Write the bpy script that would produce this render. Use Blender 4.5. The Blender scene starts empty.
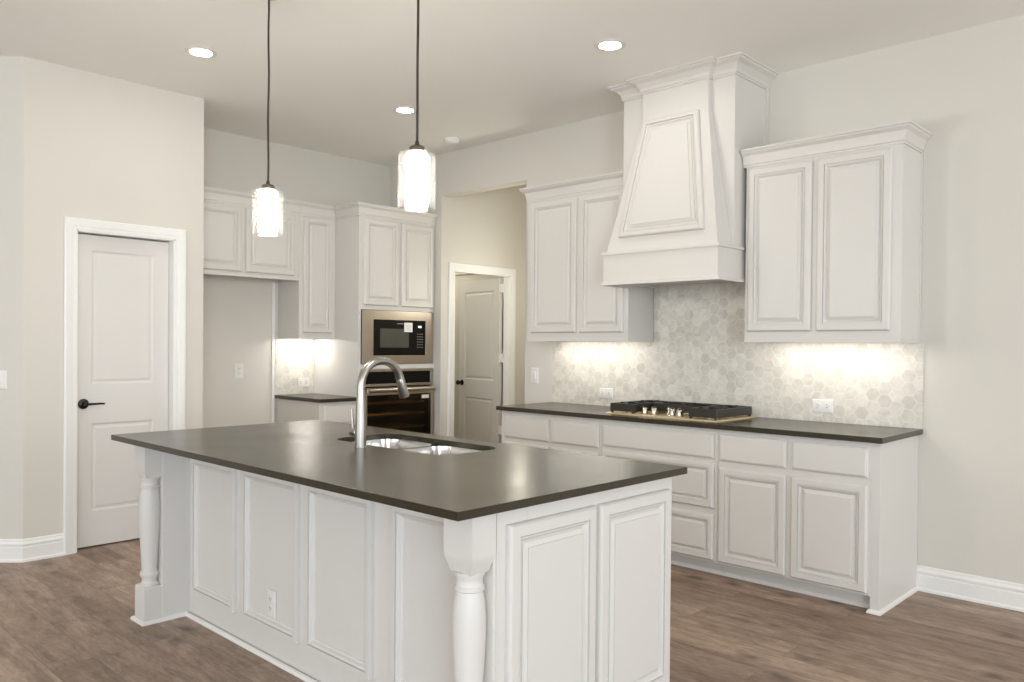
import bpy, bmesh, math, random
from math import radians, sin, cos, pi
from mathutils import Vector, Matrix

random.seed(7)
S = bpy.context.scene
COL = S.collection

# ------------------------------------------------------------------ camera
CAM_H = 1.3693
F_PX, YAW, HZ, PITCH, ROLL = 796.12, 0.76182, 353.956, -0.0112, 0.0087
cd = bpy.data.cameras.new('camera')
cam = bpy.data.objects.new('camera', cd)
COL.objects.link(cam)
S.camera = cam
cd.sensor_fit = 'HORIZONTAL'
cd.sensor_width = 36.0
cd.lens = F_PX / 1024 * 36.0
cd.shift_y = (HZ - 341.0) / 1024.0
cd.clip_start = 0.05
fwd = Vector((-sin(YAW), cos(YAW), 0))
right = Vector((cos(YAW), sin(YAW), 0))
up = Vector((0, 0, 1))
f2 = fwd * cos(PITCH) + up * sin(PITCH)
u2 = -fwd * sin(PITCH) + up * cos(PITCH)
r3 = right * cos(ROLL) + u2 * sin(ROLL)
u3 = u2 * cos(ROLL) - right * sin(ROLL)
M = Matrix.Identity(4)
for i in range(3):
    M[i][0] = r3[i]; M[i][1] = u3[i]; M[i][2] = -f2[i]; M[i][3] = (0, 0, CAM_H)[i]
cam.matrix_world = M

# ------------------------------------------------------------------ world, exposure, daylight
S.view_settings.view_transform = 'Standard'
S.view_settings.look = 'None'
S.view_settings.exposure = 0.03
S.view_settings.gamma = 1.0
S.view_settings.use_curve_mapping = False
try:
    S.cycles.use_denoising = True
    S.cycles.max_bounces = 10
    S.cycles.diffuse_bounces = 6
    S.cycles.glossy_bounces = 4
    S.cycles.transmission_bounces = 8
    S.cycles.transparent_max_bounces = 12
    S.cycles.sample_clamp_indirect = 6.0
    S.cycles.caustics_reflective = False
    S.cycles.caustics_refractive = False
except Exception:
    pass
W = bpy.data.worlds.new('world')
S.world = W
W.use_nodes = True
W.node_tree.nodes['Background'].inputs[0].default_value = (0.75, 0.87, 1.0, 1)
W.node_tree.nodes['Background'].inputs[1].default_value = 1.0


def area_light(name, loc, target, sx, sy, power, color, spread=pi):
    l = bpy.data.lights.new(name, 'AREA')
    l.shape = 'RECTANGLE'
    l.size, l.size_y = sx, sy
    l.energy = power
    l.color = color
    l.spread = spread
    o = bpy.data.objects.new(name, l)
    COL.objects.link(o)
    o.location = loc
    o.rotation_euler = (Vector(target) - Vector(loc)).to_track_quat('-Z', 'Y').to_euler()
    return o


DAY = (0.74, 0.88, 1.0)
DAYN = (0.95, 0.975, 1.0)
WARM = (1.0, 0.965, 0.82)
# daylight through the windows of the room behind and to the right of the camera
area_light('daylight', (-4.6, -4.9, 1.45), (-4.6, 0, 1.3), 2.4, 2.0, 64, DAYN)
area_light('daylight', (-1.2, -4.9, 1.45), (-1.2, 0, 1.3), 2.4, 2.0, 64, DAYN)
area_light('daylight', (2.0, -4.9, 1.45), (2.0, 0, 1.3), 2.4, 2.0, 64, DAYN)
area_light('daylight', (4.35, -2.6, 1.45), (0, -1.6, 1.25), 2.2, 2.0, 270, DAY)
area_light('daylight', (4.35, 3.2, 1.45), (0, 3.2, 1.25), 2.0, 2.0, 100, (0.97, 0.99, 1.0))


# ------------------------------------------------------------------ materials
def mat(name, base, rough=0.5, metal=0.0, spec=0.5, bump=None, bump_scale=60, aniso=None, coat=0.0, bump_dist=0.002):
    m = bpy.data.materials.new(name)
    m.use_nodes = True
    nt = m.node_tree
    b = nt.nodes['Principled BSDF']
    b.inputs['Base Color'].default_value = (*base, 1)
    b.inputs['Roughness'].default_value = rough
    b.inputs['Metallic'].default_value = metal
    b.inputs['Specular IOR Level'].default_value = spec
    if coat:
        b.inputs['Coat Weight'].default_value = coat
    if bump:
        tc = nt.nodes.new('ShaderNodeNewGeometry')
        mp = nt.nodes.new('ShaderNodeMapping')
        if aniso:
            mp.inputs['Scale'].default_value = aniso
        no = nt.nodes.new('ShaderNodeTexNoise')
        no.inputs['Scale'].default_value = bump_scale
        no.inputs['Detail'].default_value = 4
        bp = nt.nodes.new('ShaderNodeBump')
        bp.inputs['Strength'].default_value = bump
        bp.inputs['Distance'].default_value = bump_dist
        nt.links.new(tc.outputs['Position'], mp.inputs['Vector'])
        nt.links.new(mp.outputs['Vector'], no.inputs['Vector'])
        nt.links.new(no.outputs['Fac'], bp.inputs['Height'])
        nt.links.new(bp.outputs['Normal'], b.inputs['Normal'])
    return m


def emis(name, color, strength):
    m = bpy.data.materials.new(name)
    m.use_nodes = True
    nt = m.node_tree
    b = nt.nodes['Principled BSDF']
    b.inputs['Base Color'].default_value = (0.8, 0.8, 0.78, 1)
    b.inputs['Emission Color'].default_value = (*color, 1)
    b.inputs['Emission Strength'].default_value = strength
    return m


class NT:
    def __init__(s, m):
        s.nt = m.node_tree

    def n(s, t, **k):
        nd = s.nt.nodes.new(t)
        for a, v in k.items():
            setattr(nd, a, v)
        return nd

    def l(s, a, b):
        s.nt.links.new(a, b)

    def math(s, op, a, b=None, c=None):
        nd = s.n('ShaderNodeMath', operation=op)
        for i, v in enumerate((a, b, c)):
            if v is None:
                continue
            if isinstance(v, (int, float)):
                nd.inputs[i].default_value = v
            else:
                s.l(v, nd.inputs[i])
        return nd.outputs[0]

    def vmath(s, op, a, b=None):
        nd = s.n('ShaderNodeVectorMath', operation=op)
        for i, v in enumerate((a, b)):
            if v is None:
                continue
            if isinstance(v, tuple):
                nd.inputs[i].default_value = v
            else:
                s.l(v, nd.inputs[i])
        return nd

    def ramp(s, fac, stops):
        nd = s.n('ShaderNodeValToRGB')
        el = nd.color_ramp.elements
        while len(el) < len(stops):
            el.new(0.5)
        for e, (p, c) in zip(el, stops):
            e.position = p
            e.color = (*c, 1)
        s.l(fac, nd.inputs[0])
        return nd.outputs[0]

    def mix(s, fac, a, b, blend='MIX'):
        nd = s.n('ShaderNodeMix', data_type='RGBA', blend_type=blend)
        for sock, v in ((nd.inputs[0], fac), (nd.inputs[6], a), (nd.inputs[7], b)):
            if isinstance(v, (int, float)):
                sock.default_value = v
            elif isinstance(v, tuple):
                sock.default_value = (*v, 1)
            else:
                s.l(v, sock)
        return nd.outputs[2]


M_wall = mat('greige wall paint', (0.645, 0.615, 0.56), 0.8, bump=0.12, bump_scale=220)
M_ceil = mat('ceiling paint', (0.87, 0.86, 0.82), 0.85, bump=0.15, bump_scale=180)
M_cab = mat('white cabinet paint', (0.665, 0.640, 0.605), 0.42, spec=0.4)
M_trim = mat('white trim paint', (0.81, 0.80, 0.775), 0.38, spec=0.4)
M_door = mat('white door paint', (0.685, 0.66, 0.63), 0.42, spec=0.4)
M_steel = mat('brushed steel', (0.47, 0.415, 0.355), 0.30, 1.0, bump=0.05, bump_scale=60, aniso=(1, 1, 30))
M_nickel = mat('brushed nickel', (0.37, 0.35, 0.325), 0.30, 1.0)
M_sink = mat('sink steel', (0.72, 0.69, 0.65), 0.22, 1.0, bump=0.03, bump_scale=90)
M_tray = mat('cooktop steel', (0.90, 0.74, 0.47), 0.38, 1.0)  # stainless steel, tinted gold to stand for warm reflections
M_knobm = mat('polished knob metal', (0.52, 0.47, 0.38), 0.22, 1.0)
M_iron = mat('cast iron', (0.024, 0.019, 0.014), 0.38, bump=0.2, bump_scale=400)
M_blackglass = mat('black glass', (0.004, 0.003, 0.003), 0.08, spec=0.22)
M_black = mat('black enamel', (0.012, 0.011, 0.010), 0.35)
M_bronze = mat('oil rubbed bronze', (0.022, 0.018, 0.015), 0.35, 0.6)
M_rod = mat('dark bronze rod', (0.07, 0.055, 0.042), 0.4, 0.7)
M_plate = mat('white plastic plate', (0.74, 0.72, 0.69), 0.3)
M_slot = mat('dark slot', (0.05, 0.045, 0.04), 0.6)
M_paper = mat('white sticker', (0.85, 0.84, 0.80), 0.5)
M_grey = mat('grey key print', (0.45, 0.44, 0.42), 0.5)
M_mwwin = mat('microwave screen', (0.065, 0.063, 0.052), 0.18)
M_display = mat('oven display', (0.010, 0.008, 0.008), 0.1)
M_rack = mat('oven rack chrome', (0.95, 0.80, 0.50), 0.18, 1.0)
M_cavity = mat('oven cavity enamel', (0.003, 0.0025, 0.0025), 0.5)
M_glint = mat('crumpled rack wrapping', (0.95, 0.82, 0.55), 0.10, 1.0, bump=1.0, bump_scale=26, aniso=(1, .55, 1), bump_dist=0.010)  # bumpy gold reflector material for the oven glints
M_shoe = mat('white shoe moulding', (0.80, 0.78, 0.74), 0.4)
M_dark = mat('door gap shadow board', (0.02, 0.018, 0.015), 0.8)
M_lamp = emis('downlight diffuser', (1.0, 0.95, 0.88), 110)
M_led = emis('led strip', (1.0, 0.95, 0.87), 34)
M_led_short = emis('short led strip', (1.0, 0.95, 0.87), 110)
M_shade = emis('frosted lamp glass', (1.0, 0.955, 0.87), 105)

# clear glass
M_glass = bpy.data.materials.new('clear glass')
M_glass.use_nodes = True
_n = NT(M_glass)
_b = _n.nt.nodes['Principled BSDF']
_out = _n.nt.nodes['Material Output']
_t = _n.n('ShaderNodeBsdfTransparent')
_t.inputs[0].default_value = (0.97, 0.97, 0.96, 1)
_g = _n.n('ShaderNodeBsdfGlossy')
_g.inputs['Roughness'].default_value = 0.03
_fr = _n.n('ShaderNodeLayerWeight')
_fr.inputs[0].default_value = 0.35
_mx = _n.n('ShaderNodeMixShader')
_n.l(_n.math('MULTIPLY', _fr.outputs['Facing'], 0.12), _mx.inputs[0])
_n.l(_t.outputs[0], _mx.inputs[1])
_n.l(_g.outputs[0], _mx.inputs[2])
_d = _n.n('ShaderNodeBsdfTranslucent')
_m2 = _n.n('ShaderNodeMixShader')
_m2.inputs[0].default_value = 0.007
_n.l(_mx.outputs[0], _m2.inputs[1])
_n.l(_d.outputs[0], _m2.inputs[2])
_n.l(_m2.outputs[0], _out.inputs[0])

# smoked oven glass
M_oglass = bpy.data.materials.new('smoked oven glass')
M_oglass.use_nodes = True
_n = NT(M_oglass)
_out = _n.nt.nodes['Material Output']
_t = _n.n('ShaderNodeBsdfTransparent')
_t.inputs[0].default_value = (0.62, 0.54, 0.44, 1)
_g = _n.n('ShaderNodeBsdfGlossy')
_g.inputs['Roughness'].default_value = 0.05
_mx = _n.n('ShaderNodeMixShader')
_mx.inputs[0].default_value = 0.02
_n.l(_t.outputs[0], _mx.inputs[1])
_n.l(_g.outputs[0], _mx.inputs[2])
_n.l(_mx.outputs[0], _out.inputs[0])

# dark honed stone
M_stone = mat('dark honed stone', (0.04, 0.036, 0.03), 0.25, spec=0.62)
_n = NT(M_stone)
_b = _n.nt.nodes['Principled BSDF']
_b.inputs['Specular Tint'].default_value = (1.0, 0.89, 0.71, 1)  # warm reflected light put into the stone's specular colour
_p = _n.n('ShaderNodeNewGeometry').outputs['Position']
_n1 = _n.n('ShaderNodeTexNoise'); _n1.inputs['Scale'].default_value = 2.2; _n1.inputs['Detail'].default_value = 5
_n2 = _n.n('ShaderNodeTexNoise'); _n2.inputs['Scale'].default_value = 160; _n2.inputs['Detail'].default_value = 3
_n.l(_p, _n1.inputs['Vector']); _n.l(_p, _n2.inputs['Vector'])
_c = _n.ramp(_n1.outputs['Fac'], [(0.3, (0.018, 0.015, 0.010)), (0.7, (0.029, 0.024, 0.016))])
_c = _n.mix(_n.math('MULTIPLY', _n2.outputs['Fac'], 0.25), _c, (0.050, 0.042, 0.030))
_n.l(_c, _b.inputs['Base Color'])
_n.l(_n.math('MULTIPLY_ADD', _n1.outputs['Fac'], 0.16, 0.16), _b.inputs['Roughness'])
_bp = _n.n('ShaderNodeBump'); _bp.inputs['Strength'].default_value = 0.06; _bp.inputs['Distance'].default_value = 0.001
_n.l(_n2.outputs['Fac'], _bp.inputs['Height']); _n.l(_bp.outputs[0], _b.inputs['Normal'])

# plank floor
M_floor = mat('wood plank floor', (0.3, 0.22, 0.17), 0.42, spec=0.4)
_n = NT(M_floor)
_b = _n.nt.nodes['Principled BSDF']
_p = _n.n('ShaderNodeNewGeometry').outputs['Position']
_br = _n.n('ShaderNodeTexBrick')
_br.offset = 0.37; _br.offset_frequency = 2; _br.squash = 1.0
for k, v in (('Scale', 1.0), ('Mortar Size', 0.0016), ('Mortar Smooth', 0.3), ('Bias', 0.0), ('Brick Width', 1.55), ('Row Height', 0.178)):
    _br.inputs[k].default_value = v
_br.inputs['Color1'].default_value = (0, 0, 0, 1)
_br.inputs['Color2'].default_value = (1, 1, 1, 1)
_br.inputs['Mortar'].default_value = (0.5, 0.5, 0.5, 1)
_n.l(_p, _br.inputs['Vector'])
_sx = _n.n('ShaderNodeSeparateColor'); _n.l(_br.outputs['Color'], _sx.inputs[0])
_r = _sx.outputs[0]
_cmb = _n.n('ShaderNodeCombineXYZ')
_n.l(_n.math('MULTIPLY', _r, 37.0), _cmb.inputs[0]); _n.l(_n.math('MULTIPLY', _r, 91.0), _cmb.inputs[1]); _n.l(_n.math('MULTIPLY', _r, 13.0), _cmb.inputs[2])
_pv = _n.vmath('ADD', _p, _cmb.outputs[0]).outputs[0]
_g1 = _n.n('ShaderNodeTexNoise'); _g1.inputs['Scale'].default_value = 1.0; _g1.inputs['Detail'].default_value = 8; _g1.inputs['Roughness'].default_value = 0.62; _g1.inputs['Distortion'].default_value = 0.5
_n.l(_n.vmath('MULTIPLY', _pv, (1.6, 15.0, 1.0)).outputs[0], _g1.inputs['Vector'])
_g2 = _n.n('ShaderNodeTexNoise'); _g2.inputs['Scale'].default_value = 1.0; _g2.inputs['Detail'].default_value = 5; _g2.inputs['Roughness'].default_value = 0.7
_n.l(_n.vmath('MULTIPLY', _pv, (16.0, 80.0, 1.0)).outputs[0], _g2.inputs['Vector'])
_g3 = _n.n('ShaderNodeTexNoise'); _g3.inputs['Scale'].default_value = 1.0; _g3.inputs['Detail'].default_value = 3; _g3.inputs['Distortion'].default_value = 1.2
_n.l(_n.vmath('MULTIPLY', _pv, (4.5, 9.0, 1.0)).outputs[0], _g3.inputs['Vector'])
_g4 = _n.n('ShaderNodeTexNoise'); _g4.inputs['Scale'].default_value = 1.0; _g4.inputs['Detail'].default_value = 6; _g4.inputs['Roughness'].default_value = 0.65; _g4.inputs['Distortion'].default_value = 0.8
_n.l(_n.vmath('MULTIPLY', _pv, (5.0, 24.0, 1.0)).outputs[0], _g4.inputs['Vector'])
_vo = _n.n('ShaderNodeTexVoronoi'); _vo.inputs['Scale'].default_value = 1.0
_vs = _n.n('ShaderNodeSeparateColor'); _n.l(_vo.outputs['Color'], _vs.inputs[0]); _vsel = _vs.outputs[0]
_g5 = _n.n('ShaderNodeTexNoise'); _g5.inputs['Scale'].default_value = 1.0; _g5.inputs['Detail'].default_value = 7; _g5.inputs['Roughness'].default_value = 0.7
_n.l(_n.vmath('MULTIPLY', _pv, (7.0, 14.0, 1.0)).outputs[0], _g5.inputs['Vector'])
_wob = _n.vmath('MULTIPLY', _g3.outputs['Color'], (0.5, 0.5, 0.0)).outputs[0]
_n.l(_n.vmath('ADD', _n.vmath('MULTIPLY', _pv, (3.4, 6.0, 1.0)).outputs[0], _wob).outputs[0], _vo.inputs['Vector'])
_base = _n.ramp(_g1.outputs['Fac'], [(0.30, (0.190, 0.128, 0.092)), (0.48, (0.288, 0.207, 0.156)), (0.70, (0.375, 0.288, 0.226))])
_tint = _n.ramp(_r, [(0.0, (0.80, 0.77, 0.74)), (0.5, (1.0, 0.98, 0.96)), (1.0, (1.20, 1.20, 1.20))])
_base = _n.mix(1.0, _base, _tint, 'MULTIPLY')
_mid = _n.ramp(_g4.outputs['Fac'], [(0.30, (0.66, 0.62, 0.59)), (0.45, (0.97, 0.97, 0.97)), (0.70, (1.16, 1.16, 1.16))])
_base = _n.mix(1.0, _base, _mid, 'MULTIPLY')
_blot = _n.ramp(_g5.outputs['Fac'], [(0.32, (0.74, 0.71, 0.68)), (0.5, (1.0, 0.985, 0.97)), (0.68, (1.16, 1.15, 1.14))])
_base = _n.mix(1.0, _base, _blot, 'MULTIPLY')
_fine = _n.ramp(_g2.outputs['Fac'], [(0.3, (0.76, 0.75, 0.74)), (0.7, (1.14, 1.14, 1.14))])
_base = _n.mix(1.0, _base, _fine, 'MULTIPLY')
_knot = _n.ramp(_vo.outputs['Distance'], [(0.07, (0.85, 0.85, 0.85)), (0.16, (0.42, 0.42, 0.42)), (0.32, (0, 0, 0))])
_base = _n.mix(_n.mix(1.0, _knot, _n.ramp(_vsel, [(0.40, (0, 0, 0)), (0.50, (1, 1, 1))]), 'MULTIPLY'), _base, (0.085, 0.052, 0.037))
_base = _n.mix(_n.math('MULTIPLY', _br.outputs['Fac'], 0.6), _base, (0.085, 0.060, 0.045))
_n.l(_base, _b.inputs['Base Color'])
_n.l(_n.math('MULTIPLY_ADD', _g1.outputs['Fac'], 0.2, 0.32), _b.inputs['Roughness'])
_bp = _n.n('ShaderNodeBump'); _bp.inputs['Strength'].default_value = 0.25; _bp.inputs['Distance'].default_value = 0.002
_n.l(_n.math('SUBTRACT', _n.math('MULTIPLY', _g2.outputs['Fac'], 0.3), _br.outputs['Fac']), _bp.inputs['Height'])
_n.l(_bp.outputs[0], _b.inputs['Normal'])


def hex_mat(name, axis):
    """marble hexagon mosaic, flat-topped hexagons 75 mm across the flats"""
    m = mat(name, (0.6, 0.58, 0.54), 0.3, spec=0.5)
    n = NT(m)
    b = n.nt.nodes['Principled BSDF']
    p = n.n('ShaderNodeNewGeometry').outputs['Position']
    sp = n.n('ShaderNodeSeparateXYZ'); n.l(p, sp.inputs[0])
    cb = n.n('ShaderNodeCombineXYZ')
    d = 0.0755
    n.l(n.math('DIVIDE', n.math('ADD', sp.outputs[2], 10.0), d), cb.inputs[0])
    n.l(n.math('DIVIDE', n.math('ADD', sp.outputs[0 if axis == 'X' else 1], 20.0), d), cb.inputs[1])
    q = cb.outputs[0]
    s, hlf = (1.0, 1.7320508, 1.0), (0.5, 0.8660254, 0.5)

    def cell(v):
        return n.vmath('SUBTRACT', n.vmath('MODULO', v, s).outputs[0], hlf).outputs[0]
    a = cell(q)
    c = cell(n.vmath('SUBTRACT', q, hlf).outputs[0])
    flat = (1.0, 1.0, 0.0)
    a = n.vmath('MULTIPLY', a, flat).outputs[0]
    c = n.vmath('MULTIPLY', c, flat).outputs[0]
    la = n.vmath('DOT_PRODUCT', a, a).outputs['Value']
    lc = n.vmath('DOT_PRODUCT', c, c).outputs['Value']
    pick = n.math('LESS_THAN', lc, la)
    mx = n.n('ShaderNodeMix', data_type='VECTOR')
    n.l(pick, mx.inputs[0]); n.l(a, mx.inputs[4]); n.l(c, mx.inputs[5])
    gv = mx.outputs[1]
    cid = n.vmath('SUBTRACT', q, gv).outputs[0]
    wn = n.n('ShaderNodeTexWhiteNoise', noise_dimensions='2D')
    sn = n.vmath('SNAP', n.vmath('ADD', cid, (0.01, 0.01, 0)).outputs[0], (0.25, 0.2165064, 1.0)).outputs[0]
    n.l(sn, wn.inputs['Vector'])
    r = wn.outputs['Value']
    ab = n.vmath('ABSOLUTE', gv).outputs[0]
    e1 = n.vmath('DOT_PRODUCT', ab, (0.5, 0.8660254, 0.0)).outputs['Value']
    sa = n.n('ShaderNodeSeparateXYZ'); n.l(ab, sa.inputs[0])
    e = n.math('MAXIMUM', e1, sa.outputs[0])
    grout = n.ramp(e, [(0.472, (0, 0, 0)), (0.488, (1, 1, 1))])
    n1 = n.n('ShaderNodeTexNoise'); n1.inputs['Scale'].default_value = 16; n1.inputs['Detail'].default_value = 6; n1.inputs['Distortion'].default_value = 1.0
    n.l(n.vmath('ADD', p, n.vmath('MULTIPLY', wn.outputs['Color'], (9.0, 9.0, 9.0)).outputs[0]).outputs[0], n1.inputs['Vector'])
    tone = n.ramp(r, [(0.0, (0.60, 0.565, 0.50)), (0.4, (0.645, 0.61, 0.545)), (1.0, (0.71, 0.68, 0.61))])
    vein = n.ramp(n1.outputs['Fac'], [(0.3, (0.86, 0.85, 0.84)), (0.55, (1.0, 1.0, 1.0)), (0.75, (1.12, 1.12, 1.12))])
    base = n.mix(1.0, tone, vein, 'MULTIPLY')
    base = n.mix(grout, base, (0.75, 0.72, 0.655))
    n.l(base, b.inputs['Base Color'])
    bp = n.n('ShaderNodeBump'); bp.inputs['Strength'].default_value = 0.3; bp.inputs['Distance'].default_value = 0.002
    n.l(n.math('SUBTRACT', 1.0, grout), bp.inputs['Height'])
    n.l(bp.outputs[0], b.inputs['Normal'])
    return m


M_hex = hex_mat('marble hexagon mosaic', 'X')
M_hexY = hex_mat('marble hexagon mosaic side', 'Y')


# ------------------------------------------------------------------ mesh helpers
class MB:
    def __init__(s):
        s.bm = bmesh.new()

    def quad(s, *pts):
        return s.bm.faces.new([s.bm.verts.new(p) for p in pts])

    def box(s, x0, x1, y0, y1, z0, z1):
        v = [s.bm.verts.new((x, y, z)) for z in (z0, z1) for y in (y0, y1) for x in (x0, x1)]
        for f in ((0, 2, 3, 1), (4, 5, 7, 6), (0, 1, 5, 4), (2, 6, 7, 3), (0, 4, 6, 2), (1, 3, 7, 5)):
            s.bm.faces.new([v[i] for i in f])
        return s

    def loops(s, rings, cap0=True, cap1=True, closed=True):
        vs = [[s.bm.verts.new(p) for p in r] for r in rings]
        n = len(vs[0])
        for a, b in zip(vs, vs[1:]):
            for i in range(n if closed else n - 1):
                j = (i + 1) % n
                s.bm.faces.new((a[i], a[j], b[j], b[i]))
        if cap0:
            s.bm.faces.new(vs[0][::-1])
        if cap1:
            s.bm.faces.new(vs[-1])
        return s

    def lathe(s, c, prof, axis='Z', n=28, cap0=True, cap1=True):
        """prof = [(radius, t)] along the axis from c"""
        rings = []
        for r, t in prof:
            ring = []
            for i in range(n):
                a = 2 * pi * i / n
                x, y = r * cos(a), r * sin(a)
                d = {'Z': (x, y, t), 'X': (t, x, y), 'Y': (y, t, x)}[axis]
                ring.append((c[0] + d[0], c[1] + d[1], c[2] + d[2]))
            rings.append(ring)
        return s.loops(rings, cap0, cap1)

    def tube(s, path, rad, n=14):
        path = [Vector(p) for p in path]
        if not isinstance(rad, (list, tuple)):
            rad = [rad] * len(path)
        rings = []
        ref = None
        for i, p in enumerate(path):
            t = (path[min(i + 1, len(path) - 1)] - path[max(i - 1, 0)]).normalized()
            if ref is None:
                ref = Vector((0, 0, 1)) if abs(t.z) < 0.9 else Vector((1, 0, 0))
            a = (ref - t * ref.dot(t)).normalized()
            ref = a
            b = t.cross(a)
            rings.append([tuple(p + (a * cos(2 * pi * k / n) + b * sin(2 * pi * k / n)) * rad[i]) for k in range(n)])
        return s.loops(rings)

    def panel(s, fr, poly, rings):
        """stepped panel: fr=(origin,U,V,N); poly = convex 2D polygon (ccw); rings = [(inset, height)]"""
        o, U, V, N = [Vector(q) for q in fr]
        out = []
        for ins, h in rings:
            out.append([tuple(o + U * a + V * b + N * h) for a, b in inset_poly(poly, ins)])
        return s.loops(out)

    def rect(s, fr, a0, a1, b0, b1, rings):
        return s.panel(fr, [(a0, b0), (a1, b0), (a1, b1), (a0, b1)], rings)

    def sweep(s, path, prof, side, to3, pre=None, post=None):
        """mitred sweep: path in 2D, prof = closed [(offset, t)], side = +1 left / -1 right"""
        P = [Vector(p) for p in path]
        nrm = []
        for a, b in zip(P, P[1:]):
            d = (b - a).normalized()
            nrm.append(Vector((-d.y, d.x)) * side)
        rings = []
        for i, p in enumerate(P):
            na = nrm[i - 1] if i else (perp(Vector(pre), p) * side if pre else nrm[0])
            nb = nrm[i] if i < len(P) - 1 else (perp(p, Vector(post)) * side if post else nrm[-1])
            m = na + nb
            m = m / (m.dot(nb))
            rings.append([to3((p + m * o).x, (p + m * o).y, t) for o, t in prof])
        return s.loops(rings)

    def build(s, name, m, parent=None, bevel=0.0, smooth=30, seg=2):
        bmesh.ops.recalc_face_normals(s.bm, faces=s.bm.faces)
        me = bpy.data.meshes.new(name)
        off = Vector((0, 0, 0))
        q = parent
        while q is not None:
            off += q.location
            q = q.parent
        s.bm.transform(Matrix.Translation(-off))
        s.bm.to_mesh(me)
        s.bm.free()
        me.materials.append(m)
        for p in me.polygons:
            p.use_smooth = True
        me.set_sharp_from_angle(angle=radians(smooth))
        o = bpy.data.objects.new(name, me)
        COL.objects.link(o)
        if parent is not None:
            o.parent = parent
        if bevel:
            bv = o.modifiers.new('edge', 'BEVEL')
            bv.width = bevel
            bv.segments = seg
            bv.limit_method = 'ANGLE'
            bv.angle_limit = radians(40)
            bv.harden_normals = True
        return o


def perp(a, b):
    d = (b - a).normalized()
    return Vector((-d.y, d.x))


def inset_poly(poly, d):
    if d == 0:
        return list(poly)
    n = len(poly)
    P = [Vector(p) for p in poly]
    out = []
    for i in range(n):
        a, b, c = P[i - 1], P[i], P[(i + 1) % n]
        d1, d2 = (b - a).normalized(), (c - b).normalized()
        n1, n2 = Vector((-d1.y, d1.x)), Vector((-d2.y, d2.x))
        m = n1 + n2
        m = m / m.dot(n2)
        out.append(tuple(b + m * d))
    return out


def empty(name, loc, label, cat, group=None):
    o = bpy.data.objects.new(name, None)
    COL.objects.link(o)
    o.empty_display_size = 0.1
    o.location = loc
    return tag(o, label, cat, group)


def tag(o, label, cat, group=None, kind=None):
    o['label'] = label
    o['category'] = cat
    if group:
        o['group'] = group
    if kind:
        o['kind'] = kind
    return o


def struct(o, label=None, cat=None):
    o['kind'] = 'structure'
    if label:
        o['label'] = label
        o['category'] = cat
    return o


X, Y, Z = (1, 0, 0), (0, 1, 0), (0, 0, 1)


def front_y(y):   # a plane facing -Y : (u,v) = (x,z)
    return ((0, y, 0), X, Z, (0, -1, 0))


def front_x(x):   # a plane facing +X : (u,v) = (y,z)
    return ((x, 0, 0), Y, Z, (1, 0, 0))


RAISED = [(0, 0), (0, .012), (.003, .0175), (.008, .022), (.039, .0225), (.0395, .014), (.0430, .014), (.0435, .0185), (.050, .0170), (.056, .0100), (.060, .0060), (.064, .0055), (.0645, .0110), (.079, .0170), (.0795, .0215)]
SMALLR = [(0, 0), (0, .012), (.003, .0175), (.008, .022), (.031, .0225), (.0315, .014), (.0345, .014), (.035, .0185), (.041, .0170), (.046, .0100), (.049, .0060), (.053, .0055), (.0535, .0110), (.065, .0170), (.0655, .0215)]
SLAB = [(0, 0), (0, .009), (.004, .014), (.010, .0165), (.011, .0205), (.014, .0215)]
WAINS = [(0, 0), (0, .014), (.003, .022), (.024, .022), (.0245, .013), (.0285, .013), (.029, .0185), (.036, .0150), (.042, .006), (.050, .003), (.0505, .0005), (.054, .0005), (.0545, .002)]


def raised(name, fr, a0, a1, b0, b1, parent, prof=RAISED, m=None):
    mb = MB()
    mb.rect(fr, a0, a1, b0, b1, prof)
    return mb.build(name, m or M_cab, parent, smooth=1)


# measured planes
YW = 4.863      # cooktop wall
XO = -6.331     # oven wall
XP = -5.584     # pantry wall
ZC = 3.12       # ceiling
XJ, XJL, ZO = -4.49, -5.55, 2.737   # hall opening in the cooktop wall

# ------------------------------------------------------------------ room shell
struct(MB().box(-9, 5, -5.6, 8, -0.12, 0).build('floor', M_floor), 'brown wood plank floor', 'floor')
struct(MB().box(-9, 5, -5.6, 8, ZC, ZC + 0.1).build('ceiling', M_ceil), 'plain greige ceiling', 'ceiling')

w = MB()
w.box(XJ, 4.5, YW, YW + .12, 0, ZC)
w.box(XJL, XJ, YW, YW + .12, ZO, ZC)
w.box(XO - .12, XJL, YW, YW + .12, 0, ZC)
struct(w.build('wall_back', M_wall), 'long greige wall behind the cooktop with a hall opening', 'wall')
struct(MB().box(XO - .12, XO, 2.50, YW, 0, ZC).build('wall_oven', M_wall), 'greige wall behind the oven cabinets', 'wall')

PD0, PD1, PDZ = 1.774, 2.414, 2.09   # pantry door opening
w = MB()
w.box(XP - .115, XP, 1.477, PD0, 0, ZC)
w.box(XP - .115, XP, PD1, 2.62, 0, ZC)
w.box(XP - .115, XP, PD0, PD1, PDZ, ZC)
w.box(XO, XP - .115, 2.505, 2.62, 0, ZC)
w.box(XO - .12, XO, .55, 2.50, 0, ZC)
struct(w.build('wall_pantry', M_wall), 'greige wall around the closed pantry door', 'wall')
# 45 degree wall left of the pantry
c45 = Vector((XP, 1.477)); d45 = Vector((-1, -1)).normalized(); n45 = Vector((1, -1)).normalized()
e45 = c45 + d45 * 2.6
poly = [c45, e45, e45 - n45 * .115, c45 - n45 * .115]
struct(MB().loops([[(p.x, p.y, z) for p in poly] for z in (0, ZC)]).build('wall_angled', M_wall), 'greige diagonal wall at the far left', 'wall')
struct(MB().box(e45.x - .12, e45.x, -5.0, e45.y + .05, 0, ZC).build('wall_left', M_wall))
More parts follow.
